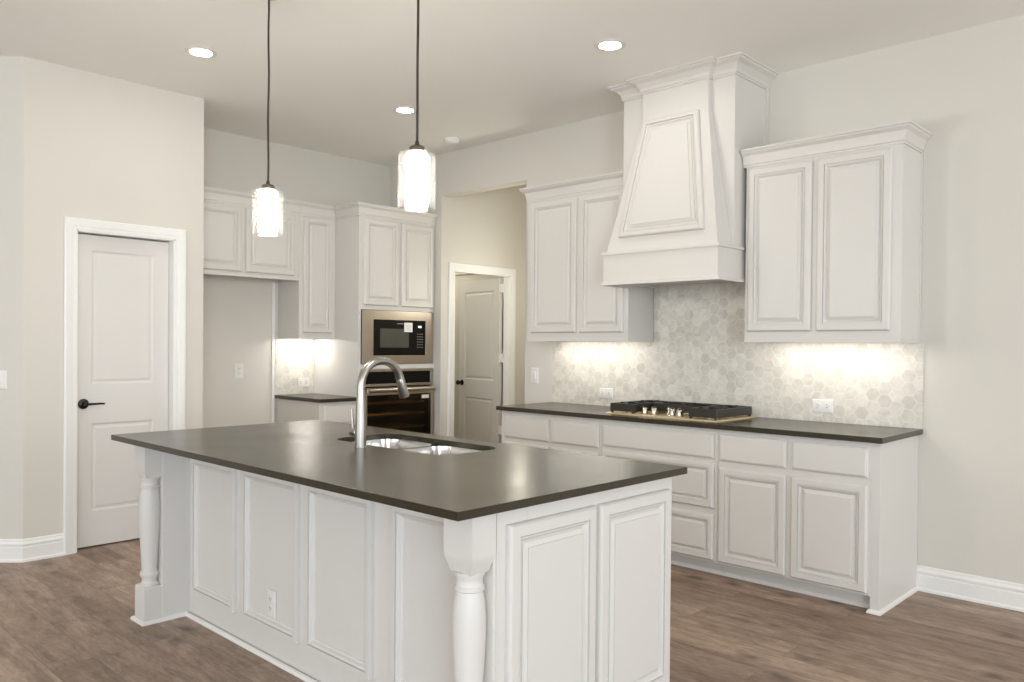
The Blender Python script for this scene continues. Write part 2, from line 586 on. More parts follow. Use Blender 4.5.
# the walls behind the camera, with window openings
w = MB()
xs = [(e45.x, -5.8), (-3.4, -2.4), (0, .8), (3.2, 4.5)]
for a, b in xs:
    w.box(a, b, -5.12, -5.0, 0, ZC)
for a, b in ((-5.8, -3.4), (-2.4, 0), (.8, 3.2)):
    w.box(a, b, -5.12, -5.0, 0, .45); w.box(a, b, -5.12, -5.0, 2.45, ZC)
struct(w.build('wall_front', M_wall))
w = MB()
w.box(4.5, 4.62, -5.0, -3.7, 0, ZC); w.box(4.5, 4.62, -1.5, 2.2, 0, ZC); w.box(4.5, 4.62, 4.2, YW, 0, ZC)
for a, b in ((-3.7, -1.5), (2.2, 4.2)):
    w.box(4.5, 4.62, a, b, 0, .45); w.box(4.5, 4.62, a, b, 2.45, ZC)
struct(w.build('wall_right', M_wall))


def window(i, a, b, axis):
    m = MB()
    segs = [(a, a + .06, .45, 2.45), (b - .06, b, .45, 2.45), ((a + b) / 2 - .03, (a + b) / 2 + .03, .51, 2.39), (a + .06, b - .06, .45, .51), (a + .06, b - .06, 2.39, 2.45)]
    for p, q, z0, z1 in segs:
        if axis == 'y':
            m.box(p, q, -5.10, -5.03, z0, z1)
        else:
            m.box(4.53, 4.60, p, q, z0, z1)
    struct(m.build('window_%d' % i, M_trim))


window(1, -5.8, -3.4, 'y'); window(2, -2.4, 0, 'y'); window(3, .8, 3.2, 'y'); window(4, -3.7, -1.5, 'x'); window(5, 2.2, 4.2, 'x')

# hall behind the opening and the room past the open door
HX = -5.55
HD0, HD1, HDZ = 5.022, 5.775, 2.065
w = MB()
w.box(HX - .072, HX, YW + .12, HD0, 0, ZC)
w.box(HX - .072, HX, HD1, 6.3, 0, ZC)
w.box(HX - .072, HX, HD0, HD1, HDZ, ZC)
struct(w.build('wall_hall', M_wall), 'greige hall wall around the open inner door', 'wall')
w = MB()
w.box(HX, -4.3, 6.3, 6.42, 0, ZC)
w.box(-4.42, -4.3, YW + .12, 6.3, 0, ZC)
struct(w.build('wall_hall_end', M_wall))
w = MB()
w.box(-8.6, HX - .072, 6.05, 6.17, 0, ZC)
w.box(-8.6, XO - .12, YW, YW + .12, 0, ZC)
w.box(-8.6, -8.48, YW + .12, 6.05, 0, ZC)
struct(w.build('wall_far', M_wall))

# baseboards
BB = [(0, 0), (.024, 0), (.024, .012), (.017, .020), (.017, .088), (.012, .091), (.012, .100), (.018, .104), (.018, .112), (.008, .124), (.008, .134), (.005, .140), (0, .140)]


def baseboard(name, path, side):
    return struct(MB().sweep(path, BB, side, lambda p, q, t: (p, q, t)).build(name, M_trim, smooth=25))


baseboard('baseboard_right', [(-1.44, YW), (4.5, YW)], -1)
struct(bpy.data.objects['baseboard_right'], 'tall white baseboard right of the base cabinets', 'baseboard')
baseboard('baseboard_left', [tuple(e45), tuple(c45), (XP, 1.705)], -1)
struct(bpy.data.objects['baseboard_left'], 'tall white baseboard turning the angled corner', 'baseboard')
baseboard('baseboard_pantry', [(XP, 2.49), (XP, 2.62), (XO, 2.62), (XO, 3.58)], -1)
baseboard('baseboard_hall', [(HX, 5.85), (HX, 6.3), (-4.42, 6.3)], -1)
struct(MB().box(XO, XO + .014, 3.585, 3.612, .14, 1.90).build('trim_1', M_trim, bevel=.002), 'narrow white vertical batten beside the small counter', 'trim')

# door casings
CAS = [(0, 0), (0, .010), (.010, .012), (.020, .012), (.024, .015), (.036, .017), (.052, .021), (.060, .023), (.066, .023), (.072, .019), (.072, 0)]


def casing(name, x, path, parent, prof=CAS):
    return MB().sweep(path, prof, 1, lambda p, q, t: (x + t, p, q)).build(name, M_trim, parent, smooth=25)


def door_leaf_mesh(w_, h_, stile, rails, th=.035):
    """two-panel leaf in local coords: u 0..w, v 0..h ; faces at n=0 and n=-th. rails = (z1,z2,z3,z4)"""
    mb = MB()
    z1, z2, z3, z4 = rails
    us = (0, stile, w_ - stile, w_)
    vs = (0, z1, z2, z3, z4, h_)
    REC = [(0, 0), (.004, -.003), (.010, -.008), (.020, -.0085), (.032, -.0035), (.036, -.003)]
    for side in (0, 1):
        def q(u, v, n):
            return (u, (-n if side == 0 else th + n), v)
        for i in range(3):
            for j in range(5):
                if i == 1 and j in (1, 3):
                    pl = [(us[1], vs[j]), (us[2], vs[j]), (us[2], vs[j + 1]), (us[1], vs[j + 1])]
                    mb.loops([[q(a, b, n) for a, b in inset_poly(pl, ins)] for ins, n in REC], cap0=False)
                else:
                    mb.quad(q(us[i], vs[j], 0), q(us[i + 1], vs[j], 0), q(us[i + 1], vs[j + 1], 0), q(us[i], vs[j + 1], 0))
    mb.quad((0, 0, 0), (0, th, 0), (0, th, h_), (0, 0, h_))
    mb.quad((w_, 0, 0), (w_, th, 0), (w_, th, h_), (w_, 0, h_))
    mb.quad((0, 0, 0), (w_, 0, 0), (w_, th, 0), (0, th, 0))
    mb.quad((0, 0, h_), (w_, 0, h_), (w_, th, h_), (0, th, h_))
    bmesh.ops.remove_doubles(mb.bm, verts=mb.bm.verts, dist=.0004)
    return mb


# pantry door
d1 = empty('door_1', (XP, (PD0 + PD1) / 2, 0), 'closed white two-panel pantry door with a black lever', 'door')
d1['kind'] = 'structure'
casing('door_casing', XP, [(PD0, 0), (PD0, PDZ), (PD1, PDZ), (PD1, 0)], d1)
j = MB()
j.box(XP - .115, XP + .004, PD0 - .001, PD0 + .010, 0, PDZ)
j.box(XP - .115, XP + .004, PD1 - .010, PD1 + .001, 0, PDZ)
j.box(XP - .115, XP + .004, PD0, PD1, PDZ - .010, PDZ + .001)
j.build('door_jamb', M_trim, d1)
lw = PD1 - PD0 - .026
lf = door_leaf_mesh(lw, 2.062, .105, (.232, .815, 1.075, 1.962))
# local (u, n, v) -> world: faces +X; u along +Y
lf.bm.transform(Matrix(((0, -1, 0, XP - .072), (1, 0, 0, PD0 + .013), (0, 0, 1, .010), (0, 0, 0, 1))))
lf.build('door_leaf', M_door, d1, smooth=1)
XL = XP - .072
h = MB()
hy, hz = 1.843, .957
h.lathe((XL, hy, hz), [(.033, 0), (.034, .004), (.032, .009), (.020, .012), (.012, .016), (.011, .045), (.012, .050), (.0115, .058), (.006, .061)], 'X', 32)
h.tube([(XL + .052, hy - .004, hz), (XL + .053, hy + .03, hz), (XL + .051, hy + .09, hz + .001), (XL + .046, hy + .118, hz - .001)], [.0085, .0075, .0065, .0055], 12)
hd = h.build('door_handle', M_bronze, d1, smooth=40)
hd['label'] = 'black lever handle on a round rosette'

# open inner door in the hall
d2 = empty('door_2', (HX, HD1, 0), 'open white two-panel door swung into the room past the hall', 'door')
d2['kind'] = 'structure'
casing('door_casing', HX, [(HD0, 0), (HD0, HDZ), (HD1, HDZ), (HD1, 0)], d2, [(0, 0), (0, .010), (.008, .012), (.016, .015), (.028, .021), (.034, .023), (.036, .020), (.036, 0)] if False else CAS[:])
j = MB()
j.box(HX - .072, HX + .004, HD0 - .001, HD0 + .012, 0, HDZ)
j.box(HX - .072, HX + .004, HD1 - .012, HD1 + .001, 0, HDZ)
j.box(HX - .072, HX + .004, HD0, HD1, HDZ - .012, HDZ + .001)
j.build('door_jamb', M_trim, d2)
lf = door_leaf_mesh(.735, 2.035, .105, (.232, .80, .99, 1.915))
al = radians(9)
ca, sa = cos(al), sin(al)
hx0, hy0 = HX - .124, HD1 - .016
# u runs from the hinge towards (-cos, +sin); front face (n=0) looks to -Y
lf.bm.transform(Matrix(((-ca, sa, 0, hx0), (sa, ca, 0, hy0), (0, 0, 1, .012), (0, 0, 0, 1))))
lf.build('door_leaf', M_door, d2, smooth=1)
for hz2 in (.46, 1.19, 1.90):
    MB().box(hx0 - .004, hx0 + .052, hy0 - .004, hy0 + .010, hz2, hz2 + .09).build('hinge', M_trim, d2, bevel=.002)
kp = Vector((hx0, hy0, .96)) + Vector((-ca, sa, 0)) * .672
kn = Vector((-sa, -ca, 0))
h = MB()
h.lathe((0, 0, 0), [(.031, 0), (.031, .006), (.012, .012), (.011, .034), (.022, .040), (.027, .052), (.024, .064), (.010, .070)], 'Y', 24)
h.bm.transform(Matrix.Translation(kp) @ Matrix.Rotation(-(pi - al) if False else pi - al, 4, 'Z') @ Matrix.Identity(4))
hd = h.build('door_knob', M_bronze, d2, smooth=40)
hd['label'] = 'black round knob'
# white rail moulding on the wall of the far room
struct(MB().box(-8.4, -5.9, 6.02, 6.05, 2.15, 2.21).build('trim_2', M_trim, bevel=.004))


# ------------------------------------------------------------------ crown moulding
def crown_prof(z, out, hgt):
    return [(0, z - .012), (.008, z - .012), (.008, z - .004), (.006, z), (.012, z + .004), (.014, z + hgt * .28), (out * .45, z + hgt * .60), (out * .80, z + hgt * .76), (out * .88, z + hgt * .86), (out, z + hgt * .88), (out, z + hgt), (0, z + hgt)]


def crown(path, side, z, out, hgt, parent, name='crown', pre=None, post=None):
    return MB().sweep(path, crown_prof(z, out, hgt), side, lambda p, q, t: (p, q, t), pre, post).build(name, M_cab, parent, smooth=25)


# ------------------------------------------------------------------ base cabinets on the cooktop wall
FY = 4.255   # face frame plane
GB = 'base cabinets under the long counter'


def base_cab(x0, x1, label, end=False):
    r = empty('base_cabinet', ((x0 + x1) / 2, FY, 0), label, 'base cabinet', GB)
    b = MB()
    x1b = x1 - .045 if end else x1
    b.box(x0, x1b, FY, YW - .002, .085, .884)
    b.box(x0, x1b, FY + .075, YW - .002, 0, .085)
    b.build('body', M_cab, r, bevel=.001)
    if end:
        e = MB()
        e.box(x1 - .045, x1, FY, YW - .002, 0, .884)
        e.build('end_panel', M_cab, r, bevel=.0015)
        MB().sweep([(x1 - .045, FY + .07), (x1 - .045, FY), (x1, FY), (x1, YW - .024)], [(0, 0), (.013, 0), (.013, .008), (.009, .016), (0, .020)], -1, lambda p, q, t: (p, q, t)).build('shoe_moulding', M_shoe, r)
    s = MB()
    s.sweep([(x0, FY + .075), (x1b, FY + .075)], [(0, 0), (.012, 0), (.011, .010), (.004, .019), (0, .02)], -1, lambda p, q, t: (p, q, t))
    s.build('toe_kick', M_cab, r)
    return r


F = front_y(FY)
c1 = base_cab(-4.16, -3.226, 'white base cabinet at the hall end of the long counter')
raised('drawer', F, -4.116, -3.682, .685, .846, c1, SLAB)
raised('drawer', F, -3.655, -3.242, .685, .846, c1, SLAB)
raised('door', F, -4.116, -3.682, .100, .655, c1)
raised('door', F, -3.655, -3.242, .100, .655, c1)
c2 = base_cab(-3.224, -2.366, 'white drawer base cabinet under the gas cooktop')
raised('drawer', F, -3.209, -2.386, .705, .850, c2, SLAB)
raised('drawer', F, -3.209, -2.384, .410, .682, c2, SMALLR)
raised('drawer', F, -3.209, -2.382, .100, .372, c2, SMALLR)
c3 = base_cab(-2.364, -1.441, 'white base cabinet at the open right end of the counter', True)
raised('drawer', F, -2.350, -1.938, .697, .855, c3, SLAB)
raised('drawer', F, -1.908, -1.500, .697, .855, c3, SLAB)
raised('door', F, -2.350, -1.938, .100, .660, c3)
raised('door', F, -1.908, -1.500, .100, .660, c3)


def slab_hole(outer, hole, z0, z1):
    m = MB()
    top = []
    for z in (z1, z0):
        bm = m.bm
        es = []
        for lp in (outer, hole):
            if not lp:
                continue
            vs = [bm.verts.new((p[0], p[1], z)) for p in lp]
            es += [bm.edges.new((vs[i], vs[(i + 1) % len(vs)])) for i in range(len(vs))]
            top.append(vs)
        bmesh.ops.triangle_fill(bm, use_beauty=True, use_dissolve=False, edges=es)
    half = len(top) // 2
    for a, b in zip(top[:half], top[half:]):
        n = len(a)
        for i in range(n):
            m.bm.faces.new((a[i], a[(i + 1) % n], b[(i + 1) % n], b[i]))
    return m


def rrect(x0, x1, y0, y1, r, n=8):
    out = []
    for cx, cy, a0 in ((x1 - r, y1 - r, 0), (x0 + r, y1 - r, 90), (x0 + r, y0 + r, 180), (x1 - r, y0 + r, 270)):
        for k in range(n + 1):
            a = radians(a0 + 90 * k / n)
            out.append((cx + r * cos(a), cy + r * sin(a)))
    return out


ct = MB().box(-4.181, -1.420, 4.214, YW - .001, .884, .914).build('countertop', M_stone, bevel=.002)
tag(ct, 'long dark stone countertop along the tiled wall, holding the gas cooktop', 'countertop')

# tiled backsplash: full height band between the counter and the cabinets
bs = MB()
bs.box(-4.181, -1.421, YW - .009, YW - .0005, .9145, 1.398)
bs.box(-3.222, -2.356, YW - .009, YW - .0005, 1.398, 1.86)
bs = bs.build('tile_backsplash', M_hex)
tag(bs, 'marble hexagon mosaic backsplash above the long counter', 'backsplash')

# ------------------------------------------------------------------ upper cabinets on the cooktop wall
UY = 4.543
GU = 'upper cabinets beside the range hood'


def upper_cab(x0, x1, doors, label, right_open):
    r = empty('upper_cabinet', ((x0 + x1) / 2, UY, 1.4), label, 'upper cabinet', GU)
    b = MB()
    b.box(x0, x1, UY, YW - .002, 1.425, 2.57)
    b.box(x0, x1, UY, UY + .02, 1.400, 1.425)
    b.box(x0, x0 + .018, UY + .02, YW - .002, 1.400, 1.425)
    b.box(x1 - .018, x1, UY + .02, YW - .002, 1.400, 1.425)
    b.build('body', M_cab, r, bevel=.001)
    for a, c in doors:
        raised('door', front_y(UY), a, c, 1.465, 2.455, r)
    path = [(x0, YW - .002), (x0, UY), (x1, UY), (x1, YW - .002)]
    if not right_open:
        path = path[:3]
    else:
        path = [(x0 - .018, UY)] + path[2:]
    crown(path, -1, 2.483, .054, .092, r)
    if right_open:
        MB().box(x1, x1 + .006, YW - .02, YW - .002, 1.40, 2.50).build('scribe_strip', M_cab, r)
    return r


uc1 = upper_cab(-4.172, -3.226, [(-4.125, -3.682), (-3.648, -3.262)], 'white two-door wall cabinet on the hall side of the range hood', False)
uc2 = upper_cab(-2.352, -1.446, [(-2.330, -1.935), (-1.903, -1.497)], 'white two-door wall cabinet on the window side of the range hood', True)
uc2['label'] = 'white two-door wall cabinet with an exposed side panel, near the bare wall'

# ------------------------------------------------------------------ range hood
hood = empty('range_hood', (-2.79, YW, 1.77), 'white tapered wooden range hood rising to the ceiling', 'range hood')
b = MB()
b.box(-3.200, -2.376, 4.433, YW - .001, 1.985, ZC)
b.build('chimney', M_cab, hood, bevel=.0015)
b = MB()


def hr(x0, x1, y0, z):
    return [(x0, y0, z), (x1, y0, z), (x1, 4.4335, z), (x0, 4.4335, z)]


b.loops([hr(-3.200, -2.384, 4.256, 1.985), hr(-3.018, -2.533, 4.390, 2.850), hr(-3.018, -2.533, 4.390, ZC)])
b.build('canopy', M_cab, hood, bevel=.0015)
# trapezoid raised panel lying on the sloped front
p0 = Vector((-2.79, 4.256, 1.985)); p1 = Vector((-2.75, 4.400, 2.805))
Vv = Vector((0, .134, .865)).normalized()
Nn = Vector((0, -Vv.z, Vv.y))
fr = (Vector((0, 4.256, 1.985)), Vector(X), Vv, Nn)
b = MB()
b.panel(fr, [(-3.104, .092), (-2.478, .092), (-2.594, .864), (-2.992, .864)],
        [(0, 0), (0, .018), (.004, .024), (.010, .027), (.030, .027), (.0305, .016), (.0345, .016), (.035, .022), (.042, .019), (.048, .010), (.060, .006), (.0605, .012), (.077, .0185), (.0775, .0235)])
b.build('panel', M_cab, hood, smooth=1)
b = MB()
x0, x1 = -3.212, -2.372
b.box(x0, x1, 4.240, 4.262, 1.785, 1.967)
b.box(x0, x0 + .02, 4.262, YW - .01, 1.785, 1.967)
b.box(x1 - .02, x1, 4.262, YW - .01, 1.785, 1.967)
b.box(x0 + .02, x1 - .02, 4.262, YW - .01, 1.93, 1.967)
b.build('mantle', M_cab, hood, bevel=.0015)
LED = [(0, 0), (.013, 0), (.013, .014), (.009, .020), (0, .020)]
for nm, z in (('mantle_cap', 1.966), ('mantle_base', 1.768)):
    m = MB()
    m.sweep([(x0, YW - .32), (x0, 4.240), (x1, 4.240), (x1, YW - .32)], [(o - (.02 if o == 0 else 0), t + z) for o, t in LED], -1, lambda p, q, t: (p, q, t))
    m.build(nm, M_cab, hood)
MB().box(x0 + .021, x1 - .021, 4.263, YW - .012, 1.800, 1.812).build('liner', M_cab, hood)
crown([(-3.200, YW - .002), (-3.200, 4.433), (-3.018, 4.433), (-3.018, 4.390), (-2.533, 4.390), (-2.533, 4.433), (-2.376, 4.433), (-2.376, YW)], -1, 3.036, .080, .084, hood)
MB().box(-2.376, -2.366, YW - .035, YW - .002, 2.58, 3.05).build('scribe_strip', M_cab, hood)

# ------------------------------------------------------------------ cooktop
ck = empty('gas_cooktop', (-2.80, 4.58, .914), 'stainless gas cooktop with black iron grates on the long counter', 'cooktop')
CX0, CX1, CY0, CY1 = -3.245, -2.405, 4.325, 4.815
MB().panel(((0, 0, .914), X, Y, Z), [(CX0, CY0), (CX1, CY0), (CX1, CY1), (CX0, CY1)], [(0, 0), (0, .006), (.006, .010), (.016, .010), (.022, .006), (.026, .006)]).build('tray', M_tray, ck, smooth=25)


def grate(x0, x1, y0, y1, fingers):
    g = MB()
    zt, zb = .986, .970
    t = .012
    for (a, b_, c, d) in ((x0, x1, y0, y0 + t), (x0, x1, y1 - t, y1), (x0, x0 + t, y0 + t, y1 - t), (x1 - t, x1, y0 + t, y1 - t)):
        g.box(a, b_, c, d, .934, zt)
    for fx in (x0 + .004, x1 - .018):
        for fy in (y0 + .003, y1 - .017):
            g.box(fx, fx + .014, fy, fy + .014, .920, .94)
    mx, my = (x0 + x1) / 2, (y0 + y1) / 2
    g.box(x0 + t, x1 - t, my - t / 2, my + t / 2, zb - .01, zt)
    for yy in fingers:
        for sgn in (-1, 1):
            g.box(mx - t / 2, mx + t / 2, *sorted((yy + sgn * .03, yy + sgn * .095)), zb - .008, zt + .004)
            g.box(*sorted((mx + sgn * .03, mx + sgn * ((x1 - x0) / 2 - t))), yy - t / 2, yy + t / 2, zb - .008, zt + .004)
    return g.build('grate', M_iron, ck, bevel=.002)


grate(-3.224, -3.035, 4.345, 4.800, (4.455, 4.69))
grate(-2.622, -2.428, 4.345, 4.800, (4.455, 4.69))
grate(-3.030, -2.627, 4.560, 4.800, (4.68,))
for bx, by, br in ((-3.13, 4.455, .034), (-3.13, 4.69, .042), (-2.828, 4.68, .055), (-2.525, 4.455, .042), (-2.525, 4.69, .034)):
    m = MB()
    m.lathe((bx, by, .919), [(br * 1.15, 0), (br * 1.15, .010), (br * .95, .014)], n=24)
    bo = m.build('burner', M_knobm, ck, smooth=40)
    m = MB()
    m.lathe((bx, by, .933), [(br * .85, 0), (br * .85, .008), (br * .75, .012), (.004, .013)], n=24)
    m.build('burner_cap', M_iron, bo, smooth=40)
for kx, ky in ((-2.995, 4.415), (-2.935, 4.435), (-2.795, 4.435), (-2.730, 4.415), (-2.865, 4.515)):
    m = MB()
    m.lathe((kx, ky, .919), [(.026, 0), (.026, .004), (.021, .008), (.0205, .040), (.018, .045), (.003, .0455)], n=24)
    m.box(kx - .005, kx + .005, ky - .019, ky + .019, .960, .972)
    m.build('knob', M_knobm, ck, smooth=40)

# ------------------------------------------------------------------ oven wall
TX = -5.640   # tall cabinet face
NX = -5.990   # wall cabinet face
ty0, ty1 = 4.012, YW - .002
tall = empty('oven_cabinet', (TX, 4.43, 0), 'tall white cabinet housing the microwave and the wall oven', 'tall cabinet')
b = MB()
b.box(XO + .001, TX, ty0, ty0 + .025, .085, 2.565)
b.box(XO + .001, TX, ty1 - .018, ty1, .085, 2.565)
b.box(XO + .001, TX, ty0 + .025, ty1 - .018, 1.665, 2.565)
b.box(XO + .001, TX, ty0 + .025, ty1 - .018, 1.150, 1.192)
b.box(XO + .001, TX, ty0 + .025, ty1 - .018, .085, .42)
b.box(XO + .001, XO + .02, ty0 + .025, ty1 - .018, .42, 1.66)
b.box(XO + .001, TX - .07, ty0, ty1, 0, .085)
b.build('body', M_cab, tall, bevel=.0015)
FT = front_x(TX)
raised('door', FT, 4.058, 4.428, 1.703, 2.445, tall)
raised('door', FT, 4.460, 4.832, 1.703, 2.445, tall)
raised('drawer', FT, 4.058, 4.832, .11, .39, tall, SMALLR)
crown([(NX + .001, ty0), (TX, ty0), (TX, ty1)], -1, 2.476, .050, .094, tall, pre=(NX + .001, 3.6))

# microwave
mw = empty('microwave', (TX, 4.45, 1.192), 'built-in black microwave in a steel trim frame', 'microwave')
my0, my1, mz0, mz1 = 4.042, 4.842, 1.194, 1.662
iy0, iy1, iz0, iz1 = 4.160, 4.748, 1.268, 1.582
b = MB()
b.box(TX - .02, TX + .012, my0, iy0, mz0, mz1)
b.box(TX - .02, TX + .012, iy1, my1, mz0, mz1)
b.box(TX - .02, TX + .012, iy0, iy1, iz1, mz1)
b.box(TX - .02, TX + .012, iy0, iy1, mz0, iz0)
b.build('trim_frame', M_steel, mw, bevel=.001)
MB().box(TX - .42, TX + .006, iy0, iy1, iz0, iz1).build('body', M_blackglass, mw, bevel=.002)
MB().box(TX + .006, TX + .010, iy0 + .004, 4.632, iz0 + .004, iz1 - .004).build('door', M_blackglass, mw, bevel=.002)
MB().box(TX + .0095, TX + .0108, 4.233, 4.553, 1.338, 1.505).build('window', M_mwwin, mw)
MB().box(TX + .0103, TX + .0125, 4.498, 4.592, 1.478, 1.562).build('sticker', M_paper, mw)
b = MB()
for r_ in range(4):
    b.box(TX + .0124, TX + .0127, 4.512, 4.578 - .012 * (r_ % 2), 1.496 + .014 * r_, 1.499 + .014 * r_)
b.build('sticker_print', M_grey, mw)
MB().box(TX + .006, TX + .0075, 4.664, 4.700, 1.518, 1.536).build('display', emis('microwave clock', (.9, 1, 1), 1.2), mw)
b = MB()
for r_ in range(6):
    for c_ in range(3):
        b.box(TX + .006, TX + .0072, 4.655 + .026 * c_, 4.664 + .026 * c_, 1.338 + .024 * r_, 1.344 + .024 * r_)
b.build('keypad', M_grey, mw)
MB().box(TX + .0095, TX + .0105, 4.42, 4.49, 1.548, 1.553).build('badge', M_grey, mw)

# wall oven
ov = empty('wall_oven', (TX, 4.45, .42), 'black glass wall oven with a steel bar handle below the microwave', 'oven')
oy0, oy1 = 4.042, 4.842
b = MB()
b.box(TX - .02, TX + .014, oy0, oy1, 1.126, 1.148)
b.box(TX - .02, TX + .014, oy0, 4.080, 1.012, 1.126)
b.box(TX - .02, TX + .014, 4.806, oy1, 1.012, 1.126)
b.box(TX - .02, TX + .018, oy0, oy1, .998, 1.020)
b.build('control_frame', M_steel, ov, bevel=.0015)
MB().box(TX - .03, TX + .008, 4.080, 4.806, 1.020, 1.126).build('control_panel', M_blackglass, ov)
b = MB()
for k in range(6):
    b.box(TX + .008, TX + .0085, 4.40 + .025 * (k % 3), 4.408 + .025 * (k % 3), 1.058 + .022 * (k // 3), 1.063 + .022 * (k // 3))
b.build('touch_keys', M_grey, ov)
gz0, gz1 = .520, .922
dr = MB()
dr.box(TX - .02, TX + .022, oy0, 4.092, .432, .985)
dr.box(TX - .02, TX + .022, 4.808, oy1, .432, .985)
dr.box(TX - .02, TX + .022, 4.092, 4.808, gz1, .985)
dr.box(TX - .02, TX + .022, 4.092, 4.808, .432, gz0)
dr = dr.build('door', M_steel, ov, bevel=.0015)
MB().box(TX + .010, TX + .018, 4.092, 4.808, gz0, gz1).build('glass', M_oglass, dr)
h = MB()
h.tube([(TX + .062, 4.072, .966), (TX + .062, 4.812, .966)], .021, 18)
for yy in (4.105, 4.779):
    h.box(TX + .02, TX + .062, yy - .012, yy + .012, .956, .976)
h.build('handle', M_steel, dr, smooth=40)
MB().box(TX + .0182, TX + .0188, 4.700, 4.785, .876, .908).build('sticker', M_paper, dr)
cv = MB()
cv.box(XO + .03, XO + .04, 4.06, 4.83, .44, 1.0)
cv.box(XO + .04, TX - .02, 4.06, 4.075, .44, 1.0)
cv.box(XO + .04, TX - .02, 4.815, 4.83, .44, 1.0)
cv.box(XO + .04, TX - .02, 4.075, 4.815, .44, .455)
cv.box(XO + .04, TX - .02, 4.075, 4.815, .985, 1.0)
cv.build('cavity', M_cavity, ov)
ol = bpy.data.lights.new('oven_glint_light', 'POINT')  # point light added inside the oven so the racks glint
ol.energy = 1.5; ol.color = (1.0, .80, .45); ol.shadow_soft_size = .02
olo = bpy.data.objects.new('oven_glint_light', ol)
COL.objects.link(olo); olo.parent = ov
olo.location = (-.56, .02, .515)
for rz in (.610, .735, .840):
    g = MB()
    for k in range(20):
        yy = 4.10 + k * .037
        g.tube([(TX - .06, yy, rz), (TX - .50, yy, rz)], .0028, 6)
    for xx in (TX - .06, TX - .2, TX - .35, TX - .50):
        g.tube([(xx, 4.09, rz - .004), (xx, 4.81, rz - .004)], .0038, 6)
    g.tube([(TX - .045, 4.09, rz + .012), (TX - .045, 4.81, rz + .012)], .0045, 8)
    rk = g.build('rack', M_rack, ov, smooth=40)
    if rz > .7:
        f = MB()
        f.box(TX - .44, TX - .10, 4.13, 4.68, rz + .006, rz + .016)  # reflecting sheet added on the rack to scatter glints
        f.build('glint_sheet', M_glint, rk)

# small base cabinet, counter, tile and narrow wall cabinet
sb = empty('base_cabinet', (-5.63, 3.81, 0), 'small white base cabinet beside the tall oven cabinet', 'base cabinet')
b = MB()
b.box(XO + .015, -5.640, 3.628, 4.010, .085, .884)
b.box(XO + .015, -5.71, 3.628, 4.010, 0, .085)
b.build('body', M_cab, sb, bevel=.0015)
raised('drawer', front_x(-5.640), 3.668, 3.985, .70, .855, sb, SLAB)
raised('door', front_x(-5.640), 3.668, 3.985, .10, .67, sb)
sc = MB().box(XO + .001, -5.600, 3.612, 4.011, .884, .914).build('countertop', M_stone, bevel=.002)
tag(sc, 'short dark stone countertop beside the tall oven cabinet', 'countertop')
sbs = MB().box(XO + .0005, XO + .009, 3.617, 4.010, .9145, 1.408).build('tile_backsplash', M_hexY)
tag(sbs, 'small marble tile backsplash over the short counter', 'backsplash')

nu = empty('upper_cabinet', (NX, 3.83, 1.41), 'narrow tall white wall cabinet over the short counter', 'upper cabinet')
b = MB()
b.box(XO + .001, NX, 3.648, 4.010, 1.430, 2.565)
b.box(NX - .02, NX, 3.648, 4.010, 1.408, 1.430)
b.box(XO + .001, NX - .02, 3.648, 3.666, 1.408, 1.430)
b.box(XO + .001, NX - .02, 3.992, 4.010, 1.408, 1.430)
b.build('body', M_cab, nu, bevel=.0015)
raised('door', front_x(NX), 3.683, 3.970, 1.460, 2.450, nu)
crown([(NX, 3.648), (NX, 4.0105)], -1, 2.476, .050, .094, nu, post=(-5.6, 4.0105))
fu = empty('upper_cabinet', (NX, 3.13, 1.9), 'wide short white wall cabinet high above the empty refrigerator space', 'upper cabinet')
b = MB()
b.box(XO + .001, NX, 2.622, 3.646, 1.925, 2.565)
b.box(NX - .02, NX, 2.622, 3.646, 1.900, 1.925)
b.build('body', M_cab, fu, bevel=.0015)
raised('door', front_x(NX), 2.665, 3.118, 1.938, 2.450, fu)
raised('door', front_x(NX), 3.153, 3.596, 1.938, 2.450, fu)
crown([(NX, 2.622), (NX, 3.646)], -1, 2.476, .050, .094, fu)
MB().sweep([(NX, 2.622), (NX, 3.646)], [(0, 1.900), (.008, 1.900), (.008, 1.918), (.004, 1.924), (0, 1.926)], -1, lambda p, q, t: (p, q, t)).build('light_rail', M_cab, fu)

# ------------------------------------------------------------------ island
isl = empty('kitchen_island', (-2.84, 2.1, 0), 'large white panelled kitchen island with turned corner legs', 'kitchen island')
IX0, IX1, IY0, IY1 = -4.045, -1.640, 1.774, 2.605
b = MB()
b.box(IX0, IX1 - .001, IY0, IY0 + .02, 0, .8875)
b.box(IX0, IX1, IY1 - .02, IY1, .0, .8875)
b.box(IX0, IX0 + .02, IY0 + .02, IY1 - .02, 0, .8875)
b.box(IX1 - .02, IX1, IY0 + .02, IY1 - .02, 0, .8875)
b.box(IX0 + .02, IX1 - .02, IY0 + .02, IY1 - .02, 0.02, .06)
b.box(IX0, -3.921, 1.640, IY0, 0, .8875)
b.box(-1.755, IX1, 1.648, IY0, 0, .8875)
b.build('body', M_cab, isl, bevel=.0015)
FI = front_y(IY0)
for a, c in ((-3.862, -3.428), (-3.352, -2.890), (-2.825, -2.385), (-2.262, -1.800)):
    raised('seating_panel', FI, a, c, .128, .802, isl, WAINS)
# base board and shoe moulding round the island
SB = [(0, 0), (.013, 0), (.013, .006), (.009, .014), (0, .018)]
b = MB()
b.sweep([(IX0, IY1), (IX0, 1.553), (-3.921, 1.553), (-3.921, IY0 - .010), (-1.755, IY0 - .010), (-1.755, 1.553), (-1.632, 1.553), (-1.632, IY1)], SB, -1, lambda p, q, t: (p, q, t))
b.build('shoe_moulding', M_shoe, isl)
